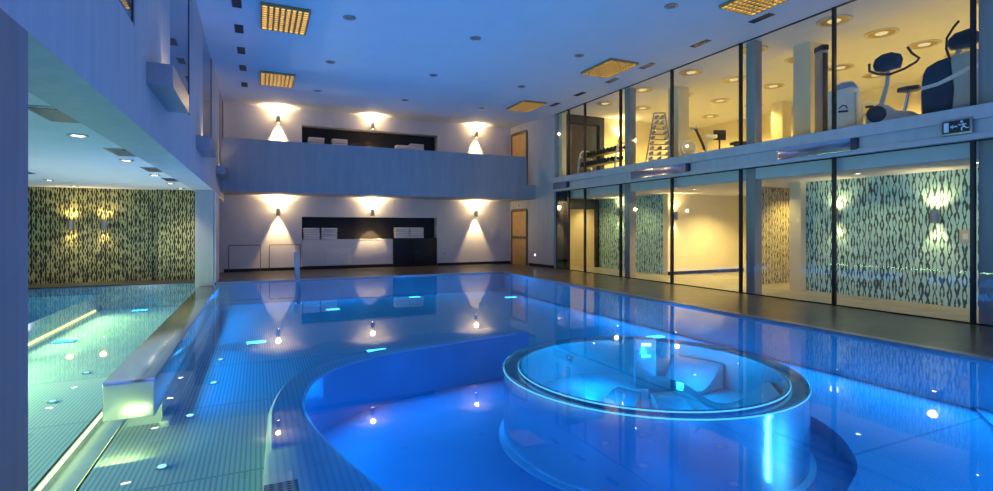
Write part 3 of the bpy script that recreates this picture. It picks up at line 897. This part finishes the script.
t = thing('wall_switch', 'small beige switch plate on the mint wallpaper at the right', 'switch', (11.3, 4.85, 1.26), -PI / 2)
MB().box(-.09, .09, -.015, 0, -.12, .12, .004).build('plate', M['silver'], t)
MB().box(-.04, .04, -.022, -.015, -.05, .05, .003).build('rocker', M['white'], t)

# ================================================================== BOXES ON THE BEAMS
for (y0, y1, lb) in ((6.07, 7.4, 'grey metal lamp box on the left wall nearest the viewer, glowing at its far end'), (10.5, 11.85, 'grey metal lamp box on the left wall, middle one'), (15.3, 16.6, 'grey metal lamp box on the left wall beside the gallery')):
    t = thing('beam_lamp_box', lb, 'lamp box', (XL, y0, 2.82), 0, 'lamp boxes along the left wall')
    L = y1 - y0
    q = MB(); q.box(0, .224, 0, L, 0, .012); q.box(.212, .224, 0, L, .012, .22); q.box(0, .212, 0, .012, .012, .22); q.box(0, .212, L - .012, L, .012, .22)
    q.build('box', M['grey_metal'], t, smooth=False)
    MB().cyl((.10, L - .2, .012), (.10, L - .2, .14), .05).build('lamp_head', M['grey_metal'], t)
    MB().lathe([(0, .14), (.045, .14), (0, .15)], n=18, c=(.10, L - .2, 0)).build('lens', M['lens_warm'], t)
    light('SPOT', 'box_beam', (.10, L - .2, .18), WARM, 14, t, (-.25, .1, 1), spot_size=R(110), spot_blend=.8, shadow_soft_size=.04)
for (y0, y1, lb) in ((9.5, 11.52, 'grey steel box let into the right beam below the dumbbell tower'), (5.65, 7.05, 'grey steel box let into the right beam below the white weight machine'), (14.85, 15.7, 'grey steel box let into the right beam beside the concrete wall')):
    t = thing('beam_lamp_box', lb, 'lamp box', (9.38, y0, 2.76), 0, 'steel boxes in the right beam')
    L = y1 - y0
    MB().box(0, .075, 0, L, .0, .225, .006).build('box', M['steel'], t)
    MB().box(.0, .07, -.10, 0, .005, .21, .004).build('end_cap', M['navy'], t)

# exit sign on the beam
t = thing('exit_sign', 'dark exit sign with running figure and arrow on the right beam', 'sign', (9.395, 4.14, 2.905))
MB().box(-.03, 0, -.19, .19, -.115, .115, .004).build('sign_frame', M['grey_metal'], t)
MB().box(-.034, -.03, -.165, .165, -.09, .09).build('sign_face', M['sign_face'], t, smooth=False)
MB().box(-.038, -.034, .085, .145, -.07, .07).build('door_symbol', M['sign_white'], t, smooth=False)
q = MB(); q.box(-.038, -.034, -.02, .055, -.01, .01)
q.prism([(.07, 0), (.035, .03), (.035, -.03)], -.038, -.034, 'x'); q.build('arrow_symbol', M['sign_white'], t, smooth=False)
q = MB()
def limb(a, bb, w_):
    a, bb = Vector(a), Vector(bb); d_ = (bb - a).normalized(); n_ = Vector((-d_.y, d_.x)) * w_
    q.prism([tuple(a + n_), tuple(a - n_), tuple(bb - n_), tuple(bb + n_)], -.038, -.034, 'x')
limb((-.085, .035), (-.10, -.01), .014); limb((-.10, -.01), (-.07, -.03), .008); limb((-.07, -.03), (-.075, -.07), .008)
limb((-.10, -.01), (-.135, -.04), .008); limb((-.135, -.04), (-.155, -.035), .007); limb((-.085, .03), (-.05, .01), .006); limb((-.05, .01), (-.035, .03), .006); limb((-.09, .03), (-.13, .02), .006)
q.lathe([(0, 0), (.017, 0), (.017, .004), (0, .004)], n=14, M=Matrix.Translation((-.034, -.072, .062)) @ Matrix.Rotation(-PI / 2, 4, 'Y'))
q.build('running_figure', M['sign_white'], t, smooth=False)

# ================================================================== GYM
VR = R(-24.65)
# ring downlights
r0 = None
rowsY = [4.6, 6.4, 8.2, 10.05, 11.9, 13.7]
for i, x in enumerate((10.12, 11.65, 13.2, 14.7)):
    for k, y in enumerate(rowsY):
        lb = 'ring ceiling light in the gym, %s row from the glass, %s from right' % (('first', 'second', 'third', 'fourth')[i], names[k])
        if r0 is None:
            r0 = thing('ceiling_ring_light', lb, 'ceiling light', (x, y, ZC), 0, 'ring lights in the gym ceiling')
            MB().lathe([(.24, 0), (.30, 0), (.30, -.016), (.27, -.022), (.24, -.014)], n=32, closed=True).build('trim_ring', M['silver'], r0)
            q = MB(); q.lathe([(.12, -.004), (.235, -.004), (.235, -.010), (.12, -.010)], n=32, closed=True); q.build('baffle', M['louvre'], r0)
            q = MB(); q.lathe([(0, -.004), (.115, -.004), (.10, -.02), (0, -.022)], n=24); q.build('lens', M['lens_gym'], r0)
        else:
            o = copy_tree(r0); o.location = (x, y, ZC); o['label'] = lb

# ---- dumbbells
def dumbbell_mesh(r, L):
    q = MB()
    Mx = Matrix.Rotation(PI / 2, 4, 'Y')
    h2 = L / 2
    q.lathe([(0, -h2), (r * .8, -h2), (r, -h2 + .012), (r, -h2 + .055), (r * .85, -h2 + .065), (.014, -h2 + .066), (.017, 0), (.014, h2 - .066), (r * .85, h2 - .065), (r, h2 - .055), (r, h2 - .012), (r * .8, h2), (0, h2)], n=14, M=Mx)
    return q
dbk = dumbbell_mesh(.062, .30).build('dumbbell', M['rubber'])
rk = thing('dumbbell_rack', 'two tier dumbbell rack with bright end hoops behind the upper glass', 'rack', (10.25, 14.0, ZS), 0)
for z_, x_ in ((.34, -.06), (.68, .06)):
    q = MB(); q.box(x_ - .16, x_ - .13, -1.0, 1.0, z_ - .02, z_ + .03); q.box(x_ + .13, x_ + .16, -1.0, 1.0, z_ - .02, z_ + .03); q.box(x_ - .13, x_ + .13, -1.0, 1.0, z_ - .018, z_ - .008)
    q.build('shelf', M['black_metal'], rk, smooth=False)
for y_ in (-1.03, 1.03):
    q = MB(); q.tube([(-.30, y_, 0), (-.26, y_, .5), (-.18, y_, .80), (-.10, y_, .88), (.12, y_, .90), (.22, y_, .84), (.26, y_, .6), (.28, y_, 0)], .03, 10)
    q.build('end_hoop', M['white'], rk)
    q = MB(); q.tube([(-.28, y_, .33), (.27, y_, .33)], .022, 8); q.tube([(-.22, y_, .67), (.25, y_, .67)], .022, 8); q.build('crossbar', M['white'], rk)
first = True
ords = ['first', 'second', 'third', 'fourth', 'fifth', 'sixth', 'seventh', 'eighth', 'ninth', 'tenth', 'eleventh', 'twelfth']
for z_, x_, nm in ((.34, -.06, 'lower'), (.68, .06, 'upper')):
    for k in range(11):
        o = dbk if first else dbk.copy()
        if not first: C.objects.link(o)
        first = False
        o.location = (10.25 + x_, 14.0 - .91 + k * .182, ZS + z_ + .093)
        tag(o, 'black dumbbell on the %s tier of the rack, %s from the right end' % (nm, ords[k]), 'dumbbell', 'black dumbbells on the two tier rack')
# ---- chrome dumbbell tower
tw_ = thing('dumbbell_tower', 'tapering steel tower holding small chrome dumbbells', 'rack', (10.2, 11.3, ZS), VR)
q = MB(); q.tube([(-.39, 0, .03), (-.15, 0, 1.46)], .018, 8); q.tube([(.39, 0, .03), (.15, 0, 1.46)], .018, 8); q.tube([(-.15, 0, 1.46), (.15, 0, 1.46)], .018, 8)
q.build('upright', M['grey_metal'], tw_)
q = MB(); q.box(-.36, .36, -.25, -.19, 0, .05, .008); q.box(-.36, .36, .19, .25, 0, .05, .008); q.box(-.34, -.26, -.2, .2, 0, .05, .008); q.box(.26, .34, -.2, .2, 0, .05, .008); q.build('base', M['grey_metal'], tw_)
q = MB()
lev = []
for k in range(9):
    z_ = .14 + k * .145
    hw = .27 - .19 * (z_ / 1.36)
    lev.append((z_, hw))
    q.tube([(-hw - .05, -.05, z_), (hw + .05, -.05, z_)], .010, 6); q.tube([(-hw - .05, .05, z_), (hw + .05, .05, z_)], .010, 6)
q.build('cradle_bars', M['chrome'], tw_)
dcs = dumbbell_mesh(.042, .20).build('dumbbell', M['chrome'])
first = True
Tm = Matrix.Translation((10.2, 11.3, ZS)) @ Matrix.Rotation(VR, 4, 'Z')
for k, (z_, hw) in enumerate(lev):
    n_ = 3 if k < 3 else 2
    xs = [-hw, 0, hw] if n_ == 3 else [-hw - .02, hw + .02]
    if n_ == 2 and hw < .11: xs = [-.075, .075]
    for j, x_ in enumerate(xs):
        o = dcs if first else dcs.copy()
        if not first: C.objects.link(o)
        first = False
        o.location = Tm @ Vector((x_, 0, z_ + .052)); o.rotation_euler = (0, 0, VR + PI / 2)
        side = (('left', 'middle', 'right') if n_ == 3 else ('left', 'right'))[j]
        tag(o, 'chrome dumbbell on the %s of the %s level from below on the tower' % (side, ords[k]), 'dumbbell', 'chrome dumbbells on the tower')

# ---- exercise bike by the glass
bk = thing('exercise_bike', 'upright exercise bike with large black console near the glass', 'exercise bike', (10.35, 5.55, ZS), R(-60))
q = MB(); q.box(-.42, -.30, -.25, .25, 0, .06, .02); q.box(.38, .50, -.25, .25, 0, .06, .02); q.box(-.36, .44, -.06, .06, .02, .08, .02); q.build('base_frame', M['grey_metal'], bk)
q = MB(); q.prism([(-.30, .07), (.42, .07), (.46, .18), (.30, .30), (.08, .34), (-.02, .44), (-.16, .50), (-.30, .40), (-.36, .22)], -.10, .10, 'y', bev=.03); q.build('body_shroud', M['silver'], bk)
q = MB(); q.lathe([(0, -.115), (.13, -.115), (.15, -.10), (.15, .10), (.13, .115), (0, .115)], n=28, M=Matrix.Translation((-.20, 0, .30)) @ Matrix.Rotation(PI / 2, 4, 'X')); q.build('crank_disc', M['navy'], bk)
for s_ in (-1, 1):
    q = MB(); q.tube([(-.20, s_ * .12, .30), (-.20 + s_ * .10, s_ * .13, .30 - s_ * .13)], .016, 8); q.box(-.26 + s_ * .10, -.14 + s_ * .10, min(s_ * .13, s_ * .24), max(s_ * .13, s_ * .24), .285 - s_ * .13, .315 - s_ * .13, .006)
    q.build('pedal', M['black_metal'], bk)
q = MB(); q.tube([(-.14, 0, .40), (-.04, 0, .82), (-.02, 0, 1.08)], [.042, .036, .032], 12); q.build('stem', M['silver'], bk)
q = MB(); q.prism([(-.22, 1.10), (-.10, 1.06), (.16, 1.10), (.19, 1.24), (.16, 1.34), (.02, 1.40), (-.12, 1.38), (-.22, 1.31), (-.25, 1.2)], -.05, .05, 'y', bev=.02); cons = q.build('console', M['navy'], bk)
q = MB(); q.box(-.15, .09, -.055, -.05, 1.15, 1.31, .003); q.build('screen', M['navy_panel'], cons)
q = MB(); q.tube([(-.30, -.10, 1.22), (-.30, -.16, 1.08), (-.18, -.14, 1.01), (0, -.08, .99), (.20, -.14, 1.04), (.36, -.18, 1.12), (.40, -.18, 1.18), (.30, -.2, 1.28), (.24, -.2, 1.40)], .022, 10); q.build('handlebar', M['black_metal'], bk)
q = MB(); q.tube([(.20, 0, .28), (.27, 0, .66)], .03, 12); q.build('seat_post', M['chrome'], bk)
q = MB(); q.prism([(.10, -.04), (.22, -.12), (.40, -.13), (.44, 0), (.40, .13), (.22, .12), (.10, .04)], .66, .74, 'z', bev=.025); q.build('seat', M['seat'], bk)

# ---- cross trainer at the right, half hidden by the pillar
ct = thing('cross_trainer', 'bulky cross trainer with navy and silver shroud at the right window post', 'cross trainer', (10.35, 4.66, ZS), R(-64))
ct.scale = (.78, 1, 1)
q = MB()
front = [(-.45, .14), (-.43, .06), (.02, .04), (.06, .5), (.0, 1.02), (-.2, .98), (-.38, .90), (-.44, .78), (-.47, .45)]
q.prism(front, -.20, .20, 'y', bev=.04); q.build('shroud_front', M['navy'], ct)
q = MB(); q.prism([(.02, .04), (.62, .06), (.85, .10), (.90, .5), (.80, .98), (.4, 1.08), (.0, 1.02), (.06, .5)], -.195, .195, 'y', bev=.03); q.build('shroud_rear', M['silver'], ct)
q = MB(); q.prism([(-.46, .52), (-.2, .56), (.05, .64), (.28, .74), (.55, .80), (.55, .86), (.26, .81), (.03, .71), (-.2, .62), (-.46, .58)], -.215, -.19, 'y', bev=.006); q.build('trim_band', M['white'], ct)
q = MB(); q.box(-.40, .85, -.30, -.18, 0, .06, .015); q.box(-.40, .85, .18, .30, 0, .06, .015); q.build('base_rails', M['grey_metal'], ct)
q = MB(); q.tube([(.10, 0, 1.0), (.16, 0, 1.18)], .05, 12); q.build('mast', M['silver'], ct)
q = MB(); q.prism([(-.04, 1.24), (.02, 1.16), (.30, 1.14), (.46, 1.22), (.46, 1.38), (.30, 1.46), (.08, 1.42), (-.02, 1.34)], -.06, .06, 'y', bev=.025); cs = q.build('console', M['navy'], ct)
MB().box(.06, .34, -.066, -.06, 1.22, 1.38, .003).build('screen', M['navy_panel'], cs)
q = MB(); q.tube([(.0, -.2, .96), (-.06, -.2, 1.15), (-.05, -.2, 1.32), (.06, -.2, 1.48), (.14, -.2, 1.56)], .022, 10); q.build('handlebar', M['black_metal'], ct)

# ---- white weight machine
wm = thing('weight_machine', 'white rounded weight machine tower left of the exercise bike', 'weight machine', (10.45, 6.40, ZS), R(-50))
prof = [(-.27, 0), (.23, 0), (.23, .80), (.20, .98), (.10, 1.08), (-.06, 1.08), (-.22, 1.0), (-.27, .9)]
q = MB(); q.prism(prof, -.14, .14, 'y', bev=.02); q.build('tower_shroud', M['white'], wm)
q = MB(); q.prism([(-.24, .90), (.10, .97), (.18, .93), (.12, 1.05), (-.06, 1.05), (-.20, .98)], -.15, -.138, 'y'); q.build('top_panel', M['grey_metal'], wm)
q = MB(); q.tube([(.16, -.148, .05), (.16, -.148, .85)], .02, 8); q.build('guide_rod', M['silver'], wm)
q = MB(); q.tube([(-.12, -.146, .56), (-.06, -.146, .62), (0, -.146, .60), (.02, -.146, .55)], .012, 6); q.box(-.13, .03, -.15, -.142, .48, .52); q.build('emblem', M['navy'], wm)
q = MB(); q.tube([(.26, -.05, .1), (.28, -.05, .62), (.36, -.05, .66), (.46, -.05, .62), (.46, -.05, .1)], .025, 10); q.build('seat_frame', M['white'], wm)
q = MB(); q.box(.28, .50, -.2, .1, .36, .43, .02); q.build('seat_pad', M['silver'], wm)
q = MB(); q.tube([(.1, .0, 0.02), (.55, 0, .02)], .02, 8); q.build('floor_bar', M['grey_metal'], wm)

# ---- dark cable tower
cb = thing('cable_tower', 'tall dark cable tower beside the cream gym pillar', 'cable tower', (10.62, 6.98, ZS), VR)
q = MB(); q.box(-.07, .07, -.12, .12, 0, 2.02, .01); q.build('column', M['grey_metal'], cb)
q = MB(); q.box(-.05, .05, -.128, -.12, .1, 1.84, .003); q.build('weight_slot', M['black_metal'], cb)
q = MB(); q.box(-.075, .075, -.13, .13, 1.9, 2.0, .006); q.build('head_cap', M['black_metal'], cb)
q = MB(); q.lathe([(0, -.02), (.045, -.02), (.035, 0), (.045, .02), (0, .02)], n=18, M=Matrix.Translation((.09, -.05, .75)) @ Matrix.Rotation(PI / 2, 4, 'X')); q.build('pulley', M['silver'], cb)
q = MB(); q.box(-.2, .3, -.2, .2, 0, .05, .01); q.build('base', M['black_metal'], cb)

# ---- spinning bike further in
sb = thing('spinning_bike', 'white spinning bike leaning forward near the slim cream pillar', 'exercise bike', (10.95, 10.55, ZS), VR)
q = MB(); q.tube([(-.32 + .19 * math.cos(2 * PI * k / 24), 0, .42 + .19 * math.sin(2 * PI * k / 24)) for k in range(24)], .035, 8, closed=True); q.build('flywheel_rim', M['white'], sb)
q = MB(); q.lathe([(0, -.02), (.17, -.01), (.17, .01), (0, .02)], n=24, M=Matrix.Translation((-.32, 0, .42)) @ Matrix.Rotation(PI / 2, 4, 'X')); q.build('flywheel', M['silver'], sb)
q = MB(); q.tube([(-.13, 0, .96), (.06, 0, .55), (.24, 0, .06)], .035, 10); q.build('main_strut', M['black_metal'], sb)
q = MB(); q.tube([(-.45, 0, .12), (.1, 0, .30), (.30, 0, .68)], .035, 10); q.build('frame', M['white'], sb)
q = MB(); q.box(.10, .44, -.10, .10, .68, .78, .03); q.build('saddle', M['white'], sb)
q = MB(); q.tube([(-.18, -.2, 1.0), (-.13, -.1, .96), (-.13, .1, .96), (-.18, .2, 1.0)], .03, 10); q.build('handlebar', M['white'], sb)
q = MB(); q.box(-.5, -.42, -.22, .22, 0, .07, .015); q.box(.26, .34, -.22, .22, 0, .07, .015); q.tube([(-.46, 0, .05), (-.46, 0, .14)], .03, 8); q.build('feet', M['white'], sb)
# monitor on a stand
mo = thing('monitor', 'black monitor on a floor stand behind the spinning bike', 'monitor', (11.9, 10.75, ZS), VR)
MB().box(-.17, .17, -.03, .03, .74, 1.02, .008).build('screen', M['black'], mo)
MB().cyl((0, .01, .02), (0, .01, .76), .025).build('stand', M['black_metal'], mo)
MB().lathe([(0, 0), (.2, 0), (.2, .02), (.03, .04), (0, .04)], n=24).build('base', M['black_metal'], mo)
# benches
def bench(lb, loc, rz, L, back=True):
    t = thing('weight_bench', lb, 'weight bench', loc, rz, 'weight benches')
    MB().box(-L / 2, L / 2, -.14, .14, .42, .50, .02).build('seat_pad', M['seat'], t)
    q = MB(); q.tube([(-L / 2 + .08, 0, .42), (-L / 2 + .02, 0, 0)], .03, 8); q.tube([(L / 2 - .08, 0, .42), (L / 2 - .02, 0, 0)], .03, 8); q.box(-L / 2, -L / 2 + .08, -.22, .22, 0, .05); q.box(L / 2 - .08, L / 2, -.22, .22, 0, .05); q.tube([(-L / 2 + .08, 0, .40), (L / 2 - .08, 0, .40)], .03, 8)
    q.build('frame', M['black_metal'], t)
    if back:
        q = MB(); q.prism([(-L / 2, .50), (-L / 2 + .08, .50), (-L / 2 - .12, .95), (-L / 2 - .20, .92)], -.14, .14, 'y', bev=.015); q.build('back_pad', M['seat'], t)
bench('long black weight bench behind the upper glass, left of the grey pillar', (11.8, 9.6, ZS), VR + .1, 1.1, False)
bench('black weight bench with raised back, right of the grey pillar', (13.5, 9.3, ZS), VR + PI, 1.0, True)

# ================================================================== LIGHTING
# added area lights along the pool walls, without fixtures, for even blue light
BLUE = (.01, .38, 1.0)
CYAN = (.05, .60, 1.0)
def area(name, loc, aim, sx, sy, col, e, parent=None):
    return light('AREA', name, loc, col, e, parent, aim, shape='RECTANGLE', size=sx, size_y=sy)
for (x, y, aim, L, e) in ((7.16, 3.4, (-1, 0, 0), 4.2, 70), (7.16, 8.0, (-1, 0, 0), 4.2, 70), (7.16, 12.2, (-1, 0, 0), 3.6, 26),
                       (1.2, 15.22, (0, -1, 0), 3.8, 40), (5.0, 15.22, (0, -1, 0), 3.4, 26), (1.6, .97, (0, 1, 0), 3.0, 60), (5.4, .97, (0, 1, 0), 3.0, 60),
                       (-.66, 8.0, (1, 0, 0), 3.0, 30), (-.66, 12.0, (1, 0, 0), 3.6, 40)):
    area('pool_fill', (x, y, -.25), aim, L, .25, BLUE, e * .75)
area('pool_fill', (3.80, 2.66, -.40), (-.05, 1, 0), .03, .55, (.25, .75, 1.0), 4)  # added light that makes the bright streak on the whirlpool wall
for (x, y, aim, L, e) in ((.47, 4.7, (1, 0, 0), 1.6, 13), (1.0, 6.05, (.6, -.8, 0), 1.2, 12), (2.4, 6.58, (.15, -1, 0), 1.6, 13), (.75, 3.1, (1, .2, 0), 1.2, 12)):
    area('pool_fill', (x, y, -.30), aim, L, .2, BLUE, e)  # added along the seat wall to brighten the basin
for (x, y, e) in ((.75, .2, 22), (-.75, -.2, 22), (.1, -.85, 22), (-.1, .85, 18)):
    light('POINT', 'tub_lamp', (WX + x, WY + y, -.16), (.02, .55, 1.0), e, shadow_soft_size=.06)
# added area lights washing the left pool yellow green
for (y, L, e) in ((4.0, 3.4, 165), (8.0, 3.8, 170), (12.4, 4.2, 180)):
    area('pool_fill', (-3.50, y, -.20), (1, 0, -.25), L, .22, (1.0, .70, .18), e).data.spread = R(115)
area('trough_fill', (-1.09, 5.3, -.50), (0, 1, .35), .30, .06, (1.0, .52, .08), 9)  # added light for the golden glow on the trough front
for (x, y, z, lb) in fl[2:]:
    light('SPOT', 'flood_beam', (x, y, z + .05), (.01, .34, 1.0), 145, None, (0, 0, 1), spot_size=R(130), spot_blend=.8, shadow_soft_size=.1)
for (x, y, z, lb) in fl[:2]:
    light('SPOT', 'flood_beam', (x, y - .3, z + .05), (1.0, .38, .28), 420, None, (0, 0, 1), spot_size=R(150), spot_blend=.8, shadow_soft_size=.1)
# gym and corridor lamps
for x in (11.65, 14.7):
    for y in (4.6, 8.2, 11.9, 14.2):
        light('SPOT', 'gym_beam', (x, y, ZC - .05), GYM, 310, None, (0, 0, -1), spot_size=R(150), spot_blend=.6, shadow_soft_size=.12)
cd0 = None
for k, (x, y, e) in enumerate(((10.35, 4.3, 40), (10.35, 6.1, 40), (10.6, 8.4, 40), (12.4, 8.4, 120), (10.6, 10.4, 110), (12.6, 10.7, 300), (10.4, 13.0, 45), (10.4, 14.7, 40), (10.5, 16.6, 60))):
    lb = 'small warm downlight in the corridor ceiling, ' + ('nearest the right edge', 'second from the right edge', 'outside the gold niche', 'inside the gold niche', 'at the mouth of the lobby', 'inside the cream lobby', 'in front of the far mint wallpaper', 'just before the dark portal', 'beyond the dark portal')[k]
    if cd0 is None:
        cd0 = thing('downlight', lb, 'ceiling light', (x, y, 2.45), 0, 'corridor downlights')
        MB().lathe([(.05, 0), (.075, 0), (.075, -.01), (.05, -.012)], n=20, closed=True).build('trim_ring', M['silver'], cd0)
        MB().lathe([(0, -.003), (.052, -.003), (.03, -.008), (0, -.008)], n=20).build('lens', M['lens_white'], cd0)
    else:
        o = copy_tree(cd0); o.location = (x, y, 2.45); o['label'] = lb
    light('SPOT', 'corridor_beam', (x, y, 2.42), (1, .73, .27), e * 1.5, None, (0, 0, -1), spot_size=R(140), spot_blend=.7, shadow_soft_size=.06)

# dusk sky
W = bpy.data.worlds.new('dusk'); S.world = W
W.use_nodes = True
bg = W.node_tree.nodes['Background']
bg.inputs[0].default_value = (.20, .33, .95, 1); bg.inputs[1].default_value = 1.6

# ================================================================== CAMERA
cam = bpy.data.cameras.new('camera')
co = bpy.data.objects.new('camera', cam)
C.objects.link(co)
co.location = (0, 0, 1.4)
co.rotation_euler = (PI / 2, 0, R(-24.65))
cam.sensor_width = 36; cam.lens = 519.14 / 993 * 36
cam.shift_y = -17.0 / 993
cam.clip_start = .05
S.camera = co

S.view_settings.view_transform = 'Standard'
S.view_settings.look = 'None'
S.view_settings.exposure = 0.0
S.view_settings.gamma = 1.0
S.view_settings.use_curve_mapping = False
S.cycles.max_bounces = 10
S.cycles.diffuse_bounces = 4
S.cycles.glossy_bounces = 5
S.cycles.transmission_bounces = 6
S.cycles.transparent_max_bounces = 24
S.cycles.sample_clamp_indirect = 4.0
S.cycles.caustics_reflective = False
S.cycles.caustics_refractive = False
S.cycles.use_denoising = True
